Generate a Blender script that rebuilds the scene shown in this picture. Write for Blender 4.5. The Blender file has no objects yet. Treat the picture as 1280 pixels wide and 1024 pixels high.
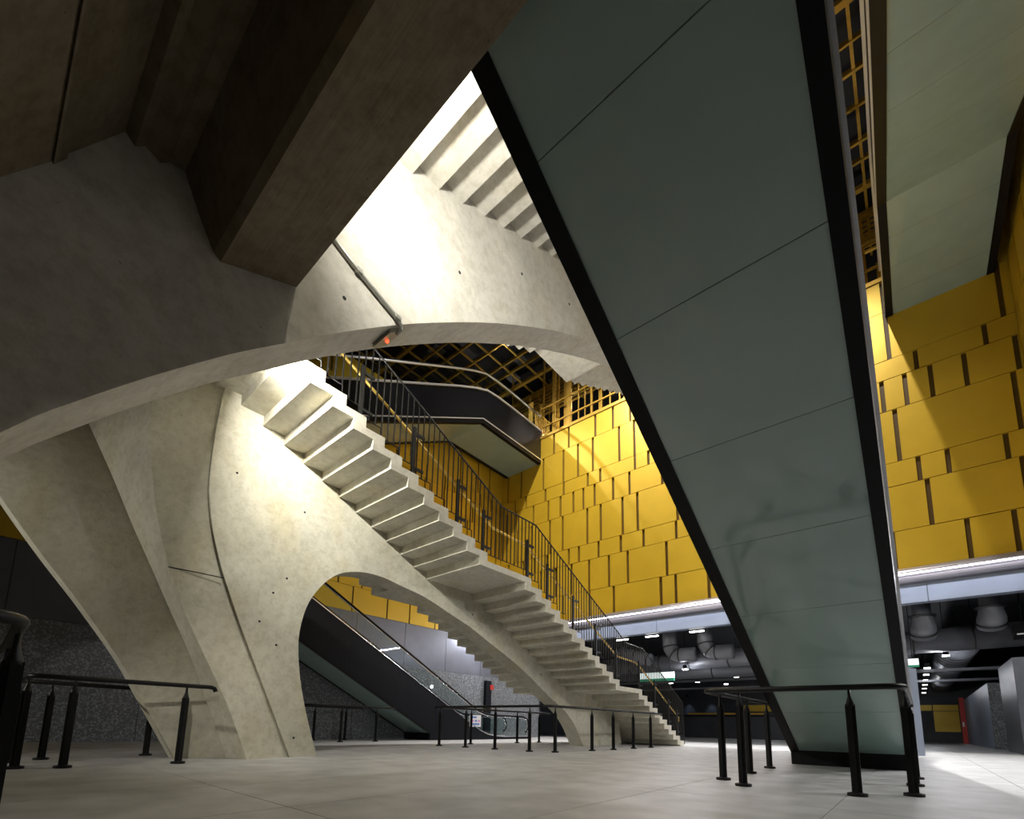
import bpy, bmesh, math, random
from mathutils import Vector, Matrix
from mathutils.geometry import tessellate_polygon
random.seed(7)
S = bpy.context.scene
C = S.collection
R = math.radians

# ------------------------------------------------------------------ camera
AZ, PITCH, ROLL, CAMH = R(40.54), R(8.62), R(1.211), 0.62
FPX, PY = 589.43, 816.49
cam_d = bpy.data.cameras.new('camera'); cam = bpy.data.objects.new('camera', cam_d); C.objects.link(cam)
cam_d.sensor_fit = 'HORIZONTAL'; cam_d.sensor_width = 36.0
cam_d.lens = 36.0 * FPX / 1280.0
cam_d.shift_y = (PY - 512.0) / 1280.0
cam_d.clip_start = 0.05; cam_d.clip_end = 300
_f0 = Vector((-math.sin(AZ), math.cos(AZ), 0)); _r0 = Vector((math.cos(AZ), math.sin(AZ), 0)); _u0 = Vector((0, 0, 1))
_fw = _f0 * math.cos(PITCH) + _u0 * math.sin(PITCH)
_u = -_f0 * math.sin(PITCH) + _u0 * math.cos(PITCH)
_rt = _r0 * math.cos(ROLL) + _u * math.sin(ROLL)
_up = -_r0 * math.sin(ROLL) + _u * math.cos(ROLL)
M = Matrix.Identity(4)
for i in range(3):
    M[i][0] = _rt[i]; M[i][1] = _up[i]; M[i][2] = -_fw[i]
M[2][3] = CAMH
cam.matrix_world = M
S.camera = cam

# ------------------------------------------------------------------ world, exposure
w = bpy.data.worlds.new('world'); S.world = w; w.use_nodes = True
w.node_tree.nodes['Background'].inputs[0].default_value = (1.0, 0.86, 0.68, 1)
w.node_tree.nodes['Background'].inputs[1].default_value = 0.025
S.view_settings.view_transform = 'Standard'; S.view_settings.look = 'None'
S.view_settings.gamma = 1.0; S.view_settings.use_curve_mapping = False
S.view_settings.exposure = 0.0

# ------------------------------------------------------------------ materials
def newmat(name):
    m = bpy.data.materials.new(name); m.use_nodes = True
    nt = m.node_tree; b = nt.nodes['Principled BSDF']
    return m, nt, b
def mat(name, col, rough=0.5, metal=0.0, var=0.0, scale=3.0, bump=0.0, bscale=40.0, spec=0.5, emit=None, estr=0.0, stretch=(1, 1, 1)):
    m, nt, b = newmat(name)
    b.inputs['Base Color'].default_value = (*col, 1)
    b.inputs['Roughness'].default_value = rough; b.inputs['Metallic'].default_value = metal
    b.inputs['Specular IOR Level'].default_value = spec
    geo = nt.nodes.new('ShaderNodeNewGeometry')
    if var > 0:
        mp = nt.nodes.new('ShaderNodeMapping'); mp.inputs['Scale'].default_value = stretch
        nt.links.new(geo.outputs['Position'], mp.inputs['Vector'])
        n = nt.nodes.new('ShaderNodeTexNoise'); n.inputs['Scale'].default_value = scale; n.inputs['Detail'].default_value = 6
        nt.links.new(mp.outputs[0], n.inputs['Vector'])
        r = nt.nodes.new('ShaderNodeValToRGB')
        r.color_ramp.elements[0].position = .3; r.color_ramp.elements[1].position = .7
        r.color_ramp.elements[0].color = (*[c * (1 - var) for c in col], 1)
        r.color_ramp.elements[1].color = (*[min(1, c * (1 + var * .6)) for c in col], 1)
        nt.links.new(n.outputs['Fac'], r.inputs['Fac']); nt.links.new(r.outputs['Color'], b.inputs['Base Color'])
    if bump > 0:
        n2 = nt.nodes.new('ShaderNodeTexNoise'); n2.inputs['Scale'].default_value = bscale; n2.inputs['Detail'].default_value = 4
        nt.links.new(geo.outputs['Position'], n2.inputs['Vector'])
        bp = nt.nodes.new('ShaderNodeBump'); bp.inputs['Strength'].default_value = bump; bp.inputs['Distance'].default_value = 0.02
        nt.links.new(n2.outputs['Fac'], bp.inputs['Height']); nt.links.new(bp.outputs['Normal'], b.inputs['Normal'])
    if emit:
        b.inputs['Emission Color'].default_value = (*emit, 1); b.inputs['Emission Strength'].default_value = estr
    return m

def concrete(name, col, stain=(.55, .5, .36), stain_amt=.5, rough=.8, board=0.0, weather=.75):
    """fair-faced concrete: broad mottling, yellowish stains, pin holes, fine relief"""
    m, nt, b = newmat(name)
    L = nt.links.new; N = nt.nodes.new
    geo = N('ShaderNodeNewGeometry')
    n1 = N('ShaderNodeTexNoise'); n1.inputs['Scale'].default_value = .9; n1.inputs['Detail'].default_value = 9; n1.inputs['Roughness'].default_value = .62
    L(geo.outputs['Position'], n1.inputs['Vector'])
    r1 = N('ShaderNodeValToRGB'); r1.color_ramp.elements[0].position = .32; r1.color_ramp.elements[1].position = .68
    r1.color_ramp.elements[0].color = (*[c * .80 for c in col], 1); r1.color_ramp.elements[1].color = (*[min(1, c * 1.1) for c in col], 1)
    L(n1.outputs['Fac'], r1.inputs['Fac'])
    n2 = N('ShaderNodeTexNoise'); n2.inputs['Scale'].default_value = 1.7; n2.inputs['Detail'].default_value = 5
    mp = N('ShaderNodeMapping'); mp.inputs['Scale'].default_value = (1, 1, .45); mp.inputs['Location'].default_value = (7, 3, 1)
    L(geo.outputs['Position'], mp.inputs['Vector']); L(mp.outputs[0], n2.inputs['Vector'])
    r2 = N('ShaderNodeValToRGB'); r2.color_ramp.elements[0].position = .5; r2.color_ramp.elements[1].position = .78
    r2.color_ramp.elements[0].color = (0, 0, 0, 1); r2.color_ramp.elements[1].color = (stain_amt,) * 3 + (1,)
    L(n2.outputs['Fac'], r2.inputs['Fac'])
    mx = N('ShaderNodeMixRGB'); mx.inputs['Color2'].default_value = (*[c * s * 1.5 for c, s in zip(col, stain)], 1)
    L(r2.outputs['Color'], mx.inputs['Fac']); L(r1.outputs['Color'], mx.inputs['Color1'])
    # finer cloudiness and dark weathering
    n5 = N('ShaderNodeTexNoise'); n5.inputs['Scale'].default_value = 8.5; n5.inputs['Detail'].default_value = 10; n5.inputs['Roughness'].default_value = .72
    L(geo.outputs['Position'], n5.inputs['Vector'])
    r5 = N('ShaderNodeValToRGB'); r5.color_ramp.elements[0].position = .30; r5.color_ramp.elements[1].position = .56
    r5.color_ramp.elements[0].color = (.60, .575, .50, 1); r5.color_ramp.elements[1].color = (1, 1, 1, 1)
    L(n5.outputs['Fac'], r5.inputs['Fac'])
    m5 = N('ShaderNodeMixRGB'); m5.blend_type = 'MULTIPLY'; m5.inputs['Fac'].default_value = weather
    L(mx.outputs[0], m5.inputs['Color1']); L(r5.outputs['Color'], m5.inputs['Color2']); mx = m5
    # pin holes / blow holes
    v = N('ShaderNodeTexVoronoi'); v.inputs['Scale'].default_value = 5.0
    L(geo.outputs['Position'], v.inputs['Vector'])
    r3 = N('ShaderNodeValToRGB'); r3.color_ramp.elements[0].position = .028; r3.color_ramp.elements[1].position = .05
    r3.color_ramp.elements[0].color = (.45, .42, .36, 1); r3.color_ramp.elements[1].color = (1, 1, 1, 1)
    L(v.outputs['Distance'], r3.inputs['Fac'])
    mu = N('ShaderNodeMixRGB'); mu.blend_type = 'MULTIPLY'; mu.inputs['Fac'].default_value = .8
    L(mx.outputs[0], mu.inputs['Color1']); L(r3.outputs['Color'], mu.inputs['Color2'])
    L(mu.outputs[0], b.inputs['Base Color'])
    b.inputs['Roughness'].default_value = rough; b.inputs['Specular IOR Level'].default_value = .3
    n4 = N('ShaderNodeTexNoise'); n4.inputs['Scale'].default_value = 28; n4.inputs['Detail'].default_value = 6
    if board > 0:
        mp2 = N('ShaderNodeMapping'); mp2.inputs['Scale'].default_value = (.06, 1.0, 1.0)
        L(geo.outputs['Position'], mp2.inputs['Vector']); L(mp2.outputs[0], n4.inputs['Vector'])
    else:
        L(geo.outputs['Position'], n4.inputs['Vector'])
    bp = N('ShaderNodeBump'); bp.inputs['Strength'].default_value = .25 + board; bp.inputs['Distance'].default_value = .01
    L(n4.outputs['Fac'], bp.inputs['Height']); L(bp.outputs['Normal'], b.inputs['Normal'])
    return m

def speckle(name, base, fleck, scale=30, rough=.35, lo=.0, hi=.16):
    m, nt, b = newmat(name); L = nt.links.new; N = nt.nodes.new
    geo = N('ShaderNodeNewGeometry')
    v = N('ShaderNodeTexVoronoi'); v.inputs['Scale'].default_value = scale
    L(geo.outputs['Position'], v.inputs['Vector'])
    n = N('ShaderNodeTexNoise'); n.inputs['Scale'].default_value = scale * .8; n.inputs['Detail'].default_value = 3
    L(geo.outputs['Position'], n.inputs['Vector'])
    mt = N('ShaderNodeMath'); mt.operation = 'MULTIPLY'
    sx = N('ShaderNodeSeparateColor'); L(v.outputs['Color'], sx.inputs[0])
    L(sx.outputs[0], mt.inputs[0]); L(n.outputs['Fac'], mt.inputs[1])
    r = N('ShaderNodeValToRGB'); r.color_ramp.elements[0].position = .2; r.color_ramp.elements[1].position = .55
    r.color_ramp.elements[0].color = (*base, 1); r.color_ramp.elements[1].color = (*fleck, 1)
    L(mt.outputs[0], r.inputs['Fac']); L(r.outputs['Color'], b.inputs['Base Color'])
    b.inputs['Roughness'].default_value = rough
    return m

def glassmat(name, col, alpha):
    m, nt, b = newmat(name); L = nt.links.new; N = nt.nodes.new
    out = nt.nodes['Material Output']
    tr = N('ShaderNodeBsdfTransparent'); tr.inputs[0].default_value = (*col, 1)
    gl = N('ShaderNodeBsdfGlossy'); gl.inputs['Roughness'].default_value = .02
    gb = N('ShaderNodeNewGeometry'); mr = N('ShaderNodeMapRange')
    mr.inputs['To Min'].default_value = 1.5; mr.inputs['To Max'].default_value = 1 / 1.5
    L(gb.outputs['Backfacing'], mr.inputs['Value'])
    fr = N('ShaderNodeFresnel'); L(mr.outputs[0], fr.inputs['IOR'])
    mx = N('ShaderNodeMixShader'); L(fr.outputs[0], mx.inputs[0]); L(tr.outputs[0], mx.inputs[1]); L(gl.outputs[0], mx.inputs[2])
    L(mx.outputs[0], out.inputs['Surface'])
    return m

MT = {}
MT['conc'] = concrete('fair_faced_concrete', (.62, .595, .49), stain_amt=.6, weather=.6)
MT['conc_tread'] = concrete('tread_concrete', (.66, .635, .54), stain_amt=.4, weather=.55)
MT['conc_up'] = concrete('spine_concrete', (.62, .59, .51), stain_amt=.5, weather=.6)
MT['conc_beam'] = concrete('shaded_board_marked_concrete', (.165, .13, .08), stain_amt=.8, board=.3, weather=1.0)  # darkened copy of the concrete, the unlit beam's shade put into the colour
MT['hole'] = mat('tie_hole_shadow', (.02, .02, .018), .9)
MT['floor'] = mat('floor_stone', (.50, .50, .505), .42, var=.26, scale=2.2, bump=.12, bscale=60)
MT['joint'] = mat('joint_filler', (.12, .11, .10), .8)
MT['yellow'] = mat('yellow_metal_panel', (.66, .43, .03), .36, .25, var=.06, scale=1.3, spec=.5)
MT['yellow_back'] = mat('yellow_backing', (.10, .055, .004), .5)
MT['gold'] = mat('gold_metal', (.56, .34, .05), .35, .45, var=.15, scale=4)
MT['terrazzo'] = speckle('terrazzo', (.13, .135, .145), (.34, .36, .39), 26, .35)
MT['graypanel'] = mat('grey_metal_panel', (.16, .165, .19), .38, .5, var=.1, scale=2)
MT['bluegray'] = mat('blue_grey_steel', (.19, .22, .28), .42, .1, var=.08, scale=1.5)
MT['violet'] = mat('satin_tube', (.36, .34, .38), .28, .5)
MT['black'] = mat('black_metal', (.004, .004, .005), .5, spec=.18)
MT['blackpanel'] = mat('black_cladding', (.005, .006, .010), .45, .0, var=.2, scale=2, spec=.2)
MT['railblack'] = mat('rail_black_paint', (.006, .006, .006), .45, spec=.3)
MT['steel'] = mat('stainless_steel', (.62, .62, .64), .22, 1.0)
MT['brightsteel'] = mat('brushed_light_steel', (.72, .73, .76), .38, .55)
MT['underglass'] = mat('green_back_painted_glass', (.25, .345, .318), .10, 0, var=.05, scale=2.0, spec=.5)
MT['underglass'].node_tree.nodes['Principled BSDF'].inputs['IOR'].default_value = 1.95
MT['clear'] = glassmat('clear_glass', (.90, .95, .94), .2)
MT['dark'] = mat('dark_ceiling_paint', (.010, .011, .015), .7)
MT['darkwall'] = mat('dark_wall', (.030, .033, .042), .5, var=.3, scale=1)
MT['duct'] = mat('grey_duct_paint', (.125, .13, .15), .45, .15, var=.1, scale=2)
MT['ductring'] = mat('duct_seal_black', (.012, .012, .014), .5)
MT['pipe'] = mat('galvanised_conduit', (.42, .42, .37), .35, .6)
MT['red'] = mat('red_paint', (.55, .03, .02), .4)
MT['white'] = mat('white_plastic', (.75, .75, .75), .5)
MT['green'] = mat('green_plastic', (.05, .45, .25), .5)
MT['handrail'] = mat('brass_handrail', (.70, .48, .12), .3, .6)
MT['lampglow'] = mat('lamp_glow', (1, 1, 1), .5, emit=(1, .98, .93), estr=9)
MT['strip'] = mat('light_strip', (1, 1, 1), .5, emit=(.93, .92, 1.0), estr=14)
MT['signglow'] = mat('sign_glow', (.8, .9, .9), .5, emit=(.85, .95, .95), estr=.75)
MT['led'] = mat('red_led', (1, .1, .05), .5, emit=(1, .10, .03), estr=2.0)
MT['bluepaint'] = mat('blue_print', (.12, .22, .55), .5)
MT['magenta'] = mat('pink_print', (.70, .25, .55), .5)
MT['orange'] = mat('orange_marker', (.8, .3, .03), .5)
MT['mat'] = mat('entrance_mat', (.16, .16, .16), .8, var=.3, scale=20)

# ------------------------------------------------------------------ helpers
def tag(o, label=None, cat=None, group=None, kind=None):
    if label: o['label'] = label
    if cat: o['category'] = cat
    if group: o['group'] = group
    if kind: o['kind'] = kind
    return o
def root(name, loc, label=None, cat=None, group=None, kind=None):
    o = bpy.data.objects.new(name, None); o.location = loc; o.empty_display_size = .2; C.objects.link(o)
    return tag(o, label, cat, group, kind)
def attach(o, parent):
    if parent is not None:
        o.parent = parent
        p = parent; off = Vector((0, 0, 0))
        while p is not None:
            if p.type == 'EMPTY': off += p.location
            p = p.parent
        o.matrix_parent_inverse = Matrix.Translation(-off) if parent.type == 'EMPTY' else parent.matrix_basis.inverted()
    return o
def link(name, bm, m, parent=None, smooth=False):
    bmesh.ops.recalc_face_normals(bm, faces=bm.faces)
    me = bpy.data.meshes.new(name); bm.to_mesh(me); bm.free()
    me.materials.append(MT[m] if isinstance(m, str) else m)
    if smooth:
        for p in me.polygons: p.use_smooth = True
    o = bpy.data.objects.new(name, me); C.objects.link(o)
    return attach(o, parent)
def soften(o, deg=24):
    for p in o.data.polygons: p.use_smooth = True
    o.data.set_sharp_from_angle(angle=R(deg)); return o
def bm_box(bm, x0, x1, y0, y1, z0, z1):
    v = [bm.verts.new((x, y, z)) for x in (x0, x1) for y in (y0, y1) for z in (z0, z1)]
    for f in ((0, 1, 3, 2), (4, 6, 7, 5), (0, 4, 5, 1), (2, 3, 7, 6), (0, 2, 6, 4), (1, 5, 7, 3)):
        bm.faces.new([v[i] for i in f])
def box(name, x0, x1, y0, y1, z0, z1, m, parent=None):
    bm = bmesh.new(); bm_box(bm, x0, x1, y0, y1, z0, z1); return link(name, bm, m, parent)
def bm_prism(bm, pts, a0, a1, axis='X'):
    def P(p, a):
        return (a, p[0], p[1]) if axis == 'X' else ((p[0], a, p[1]) if axis == 'Y' else (p[0], p[1], a))
    v0 = [bm.verts.new(P(p, a0)) for p in pts]; v1 = [bm.verts.new(P(p, a1)) for p in pts]
    n = len(pts); fs = [bm.faces.new(v0), bm.faces.new(v1[::-1])]
    for i in range(n):
        bm.faces.new([v0[i], v1[i], v1[(i + 1) % n], v0[(i + 1) % n]])
    if n > 4:
        bmesh.ops.delete(bm, geom=fs, context='FACES_ONLY')
        for t in tessellate_polygon([[Vector((p[0], p[1], 0)) for p in pts]]):
            for vs, o in ((v0, 1), (v1, -1)):
                try: bm.faces.new([vs[i] for i in t[::o]])
                except ValueError: pass
def prism(name, pts, a0, a1, m, parent=None, axis='X'):
    bm = bmesh.new(); bm_prism(bm, pts, a0, a1, axis); return link(name, bm, m, parent)
def bm_tube(bm, pts, r, seg=10, cap=True):
    pts = [Vector(p) for p in pts]; rings = []
    for i, p in enumerate(pts):
        if i == 0: d = pts[1] - p
        elif i == len(pts) - 1: d = p - pts[i - 1]
        else: d = (pts[i + 1] - p).normalized() + (p - pts[i - 1]).normalized()
        d.normalize()
        h = Vector((0, 0, 1)) if abs(d.z) < .95 else Vector((1, 0, 0))
        a = d.cross(h).normalized(); b = d.cross(a).normalized()
        rr = r[i] if isinstance(r, (list, tuple)) else r
        rings.append([bm.verts.new(p + a * rr * math.cos(t) + b * rr * math.sin(t)) for t in [2 * math.pi * k / seg for k in range(seg)]])
    for r0, r1 in zip(rings, rings[1:]):
        for k in range(seg): bm.faces.new([r0[k], r0[(k + 1) % seg], r1[(k + 1) % seg], r1[k]])
    if cap: bm.faces.new(rings[0][::-1]); bm.faces.new(rings[-1])
def tube(name, pts, r, m, parent=None, seg=10):
    bm = bmesh.new(); bm_tube(bm, pts, r, seg); return link(name, bm, m, parent, smooth=True)
def arc(c, r, a0, a1, n, plane='YZ', fixed=0):
    out = []
    for i in range(n + 1):
        a = R(a0 + (a1 - a0) * i / n); u = c[0] + r * math.cos(a); v = c[1] + r * math.sin(a)
        out.append((fixed, u, v) if plane == 'YZ' else ((u, fixed, v) if plane == 'XZ' else (u, v, fixed)))
    return out
def smooth_curve(pts, n=4):
    """Catmull-Rom through the points (any dimension)"""
    out = []
    P = [pts[0]] + list(pts) + [pts[-1]]
    for i in range(1, len(P) - 2):
        a, b, c, d = P[i - 1], P[i], P[i + 1], P[i + 2]
        for k in range(n):
            t = k / n
            out.append(tuple(.5 * (2 * q + (r - p) * t + (2 * p - 5 * q + 4 * r - u) * t * t + (3 * q - p - 3 * r + u) * t ** 3) for p, q, r, u in zip(a, b, c, d)))
    out.append(tuple(pts[-1])); return out
_unit = {}
def unit(name, x0, x1, y0, y1, z0, z1, m, parent=None):
    """box piece that shares one unit mesh per material"""
    if m not in _unit:
        bm = bmesh.new(); bm_box(bm, -.5, .5, -.5, .5, -.5, .5)
        bmesh.ops.recalc_face_normals(bm, faces=bm.faces)
        me = bpy.data.meshes.new('piece_' + m); bm.to_mesh(me); bm.free(); me.materials.append(MT[m]); _unit[m] = me
    o = bpy.data.objects.new(name, _unit[m]); C.objects.link(o)
    o.location = ((x0 + x1) / 2, (y0 + y1) / 2, (z0 + z1) / 2); o.scale = (x1 - x0, y1 - y0, z1 - z0)
    return attach(o, parent)
def spot(name, loc, target, power, angle, col=(1, 1, 1), blend=.5, size=.08, parent=None):
    d = bpy.data.lights.new(name, 'SPOT'); d.energy = power; d.spot_size = R(angle); d.spot_blend = blend
    d.color = col; d.shadow_soft_size = size
    o = bpy.data.objects.new(name, d); C.objects.link(o); o.location = loc
    o.rotation_euler = (Vector(target) - Vector(loc)).to_track_quat('-Z', 'Y').to_euler()
    return attach(o, parent)
def area(name, loc, target, power, sx, sy, col=(1, 1, 1), parent=None, spread=180):
    d = bpy.data.lights.new(name, 'AREA'); d.shape = 'RECTANGLE'; d.size = sx; d.size_y = sy; d.energy = power; d.color = col
    d.spread = R(spread)
    o = bpy.data.objects.new(name, d); C.objects.link(o); o.location = loc
    o.rotation_euler = (Vector(target) - Vector(loc)).to_track_quat('-Z', 'Y').to_euler()
    return attach(o, parent)

# ------------------------------------------------------------------ floor: stone slabs with recessed joints
fl = tag(box('floor', -19, 8, -6, 50, -.12, -.012, 'joint'), kind='structure')
xs = [-2.04 + 1.46 * i for i in range(-12, 7)]
ys = [1.65 + 3.06 * i for i in range(-3, 16)]
for i in range(len(xs) - 1):
    for j in range(len(ys) - 1):
        unit('floor_tile', xs[i] + .004, xs[i + 1] - .004, ys[j] + .004, ys[j + 1] - .004, -.012 - .02, 0, 'floor', fl)

# ------------------------------------------------------------------ yellow back wall
YW = 20.0
rows = [16.90, 15.65, 13.74, 13.0, 11.8, 9.85, 8.99, 7.37, 6.04]
slots = [
    [-13.30, -11.63, -10.60, .305, 3.14],
    [-13.64, -12.70, -11.79, -10.27, -9.45, .305, 3.14],
    [-12.1, -11.36, -9.44, -8.75, .985, 2.68],
    [-13.0, -12.38, -11.70, -10.64, -9.75, -8.10, .01, .64, 1.305, 2.137, 3.3],
    [-13.67, -12.14, -11.35, -10.14, -9.36, -7.44, .283, 3.15],
    [-13.27, -12.65, -11.49, -10.26, -9.09, -7.53, 1.466, 2.8],
    [-13.11, -12.05, -10.92, -9.91, -8.0, .907, 3.07],
    [-10.67, -8.31, -7.63, -6.22, -.12, 1.713, 2.745]]
wb = tag(box('wall_back', -18.2, 3.6, YW + .06, YW + .35, 5.9, 16.9, 'yellow_back'), kind='structure')
rs = random.Random(3)
for r in range(8):
    z1, z0 = rows[r], rows[r + 1]
    sl = list(slots[r])
    x = min(sl) - rs.uniform(.8, 1.6)
    while x > -18:
        sl.append(x); x -= rs.uniform(.6, 1.7)
    mid0, mid1 = max(s for s in sl if s < -4), min(s for s in sl if s > -1)
    x = mid0 + rs.uniform(.9, 1.8)
    while x < mid1 - .6:
        sl.append(x); x += rs.uniform(.9, 1.9)
    sl = sorted(sl)
    ed = [-18.2] + sl + [3.45]
    for a, b in zip(ed, ed[1:]):
        xa = a + (.065 if a != -18.2 else 0); xb = b - (.065 if b != 3.45 else 0)
        if xb - xa < .05: continue
        dy = rs.uniform(-.012, .012)
        unit('panel', xa, xb, YW - .05 + dy, YW + .055, z0 + .012, z1 - .012, 'yellow', wb)
unit('cap_rail', -18.2, 3.6, YW - .10, YW + .30, 16.90, 17.06, 'gold', wb)

# right side wall, same panels
wr = tag(box('wall_right', 3.46, 3.8, 5, YW, 5.9, 24, 'yellow_back'), kind='structure')
for r in range(8):
    z1, z0 = rows[r], rows[r + 1]; y = 5 + rs.uniform(0, 1)
    while y < YW - .1:
        y1 = min(YW - .06, y + rs.uniform(.9, 2.2))
        unit('panel', 3.40, 3.465, y + .06, y1 - .06, z0 + .012, z1 - .012, 'yellow', wr); y = y1
for z in (17, 19.3, 21.6):
    y = 5
    while y < YW - .1:
        y1 = min(YW - .06, y + rs.uniform(1.2, 2.6))
        unit('panel', 3.40, 3.465, y + .06, y1 - .06, z + .02, z + 2.28, 'yellow', wr); y = y1

# ------------------------------------------------------------------ left wall: terrazzo, grey panels, yellow band; set-back wall above
XL = -15.15
wl = tag(box('wall_left', XL - .4, XL - .06, -6, YW + .2, 0, 7.0, 'darkwall'), kind='structure')
y = -6.0
while y < YW:
    y1 = min(YW, y + 3.02); unit('terrazzo_slab', XL - .06, XL, y + .006, y1 - .006, .0, 2.79, 'terrazzo', wl); y = y1
y = -6.0
while y < YW:
    y1 = min(YW, y + 2.15); unit('grey_panel', XL - .06, XL - .01, y + .008, y1 - .008, 2.80, 4.52, 'graypanel', wl); y = y1
for (za, zb, off) in ((4.53, 5.45, 0), (5.46, 6.98, .7)):
    y = -6.0 + off; rr = random.Random(int(off * 10) + 2)
    while y < YW - .2:
        y1 = min(YW, y + rr.uniform(.9, 1.9)); unit('yellow_panel', XL - .06, XL, y + .03, y1 - .03, za, zb, 'yellow', wl); y = y1
wu = tag(box('wall_left_upper', -18.6, -18.2, -6, YW, 6.9, 16.9, 'yellow_back'), kind='structure')
unit('ledge', -18.2, XL - .4, -6, YW, 6.9, 7.0, 'graypanel', wu)
for r in range(8):
    z1, z0 = (rows + [7.0])[r], rows[r + 1]; y = -6 + rs.uniform(0, 1)
    z0 = max(z0, 7.02)
    while y < YW - .1:
        y1 = min(YW - .03, y + rs.uniform(.6, 1.5))
        unit('panel', -18.2, -18.12, y + .05, y1 - .05, z0 + .012, z1 - .012, 'yellow', wu); y = y1

# ------------------------------------------------------------------ fascia beam under the yellow wall, light line, lower hall shell
tr = tag(box('trim_1', -18.2, 3.6, YW - .02, YW + .30, 4.85, 5.50, 'bluegray'), kind='structure')
for i, x in enumerate([-14.6, -11.6, -8.55, -5.5, -2.45, .6]):
    unit('fascia_plate', x + .01, x + 3.04, YW - .06, YW - .015, 4.85, 5.46, 'bluegray', tr)
pr_ = [(YW + .05, 6.03), (YW - .08, 6.03)] + [(YW - .08 - .26 * math.sin(R(a)), 5.77 + .26 * math.cos(R(a))) for a in range(15, 181, 15)] + [(YW + .05, 5.47)]
prism('bullnose', pr_, -18.2, 3.6, 'violet', tr)
ll = root('linear_light', (-6, YW - .4, 5.75), 'long thin white light line on the fascia under the yellow panels', 'light')
box('diffuser', -14.9, 3.4, YW - .366, YW - .338, 5.745, 5.785, 'strip', ll)
area('glow', (-5.7, YW - .42, 5.75), (-5.7, YW - 3.4, 0.75), 560, 18, .06, (.92, .92, 1), ll)

cl = tag(box('ceiling_lower_hall', -18.2, 8, YW + .05, 50, 5.5, 5.7, 'dark'), kind='structure')
tag(box('wall_far', -18.2, 8, 49.6, 50, 0, 5.5, 'darkwall'), kind='structure')
tag(box('wall_hall_right', 6.0, 6.3, YW, 50, 0, 5.5, 'darkwall'), kind='structure')
tag(box('wall_hall_left', -18.6, -18.2, YW, 50, 0, 5.5, 'darkwall'), kind='structure')
tag(box('wall_right_lower', 5.0, 5.3, 2, YW, 0, 5.9, 'darkwall'), kind='structure')
tag(box('ceiling_right_aisle', 3.46, 5.3, 2, YW, 5.7, 5.9, 'dark'), kind='structure')

# ------------------------------------------------------------------ upper storey: floor, dark back wall, ceiling, gold frames
tag(box('floor_upper', -30, 8, YW + .35, 30, 16.5, 16.9, 'dark'), kind='structure')
tag(box('wall_upper_back', -30, 8, 27, 27.3, 16.9, 25, 'dark'), kind='structure')
tag(box('wall_upper_left', -30.3, -30, -6, 30, 6.9, 25, 'dark'), kind='structure')
cu = tag(box('ceiling', -30, 8, -6, 30, 25.0, 25.3, 'dark'), kind='structure')
for y in [6.0, 7.4, 8.7, 9.9, 11.2, 12.4, 13.0, 14.4, 15.7, 16.9, 17.85, 19.1, 20.5, 21.3, 22.6, 24.0, 25.4]:
    wd = rs.choice([.07, .1, .22])
    unit('grid_bar', -29, 6, y - wd / 2, y + wd / 2, 23.85, 24.05, 'gold', cu)
x = .16
while x > -29:
    unit('grid_bar', x - .05, x + .05, 2, 26.5, 23.9, 24.0, 'gold', cu); x -= 1.27
for k in range(26):
    xx = rs.uniform(-27, -8); yy = rs.uniform(12, 25)
    unit('ceiling_plate', xx, xx + rs.uniform(.5, .9), yy, yy + rs.uniform(.4, 1.2), 24.3, 24.4, 'graypanel', cu)

sc = root('slat_screen', (-8, YW + .3, 16.9), 'open gold metal slat screen and balustrade above the yellow panel wall', 'screen')
for z in (17.70, 18.88):
    unit('screen_rail', -15.2, 3.4, YW + .02, YW + .10, z - .04, z + .04, 'gold', sc)
x = -15.1
while x < 3.3:
    wd = rs.choice([.05, .07, .12, .24]); hgt = rs.choice([19.0, 19.0, 21.5, 22.8, 23.8]); yy = YW + rs.choice([.05, .05, .5, 1.4, 2.6])
    unit('screen_slat', x, x + wd, yy, yy + .07, 17.06, hgt, 'gold', sc)
    x += rs.uniform(.22, .55)
for k in range(7):
    z = 20.4 + .55 * k
    unit('screen_rail', -24 + rs.uniform(0, 3), 2, YW + 2.2 + .3 * k, YW + 2.3 + .3 * k, z, z + .1, 'gold', sc)
sp = root('slat_screen', (-18.5, YW + .3, 16.9), 'gold slat frame at the inner end of the upper escalator landing', 'screen')
unit('end_panel', -15.75, -15.45, YW - .55, YW - .5, 17.0, 19.1, 'gold', sp)
for k in range(9):
    unit('screen_slat', -15.35, -15.29, YW - .45 + k * .16, YW - .39 + k * .16, 16.95, 18.5, 'gold', sp)
for z in (17.4, 18.5): unit('screen_rail', -15.37, -15.27, YW - .5, YW + 1.0, z - .04, z + .04, 'gold', sp)
for k in range(34):
    xx = -29 + k * .42 + rs.uniform(-.1, .1)
    yy = YW + rs.uniform(.8, 5)
    unit('screen_slat', xx, xx + rs.choice([.06, .1, .2]), yy, yy + .08, 16.95, rs.choice([20, 22, 23.8]), 'gold', sp)

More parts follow.
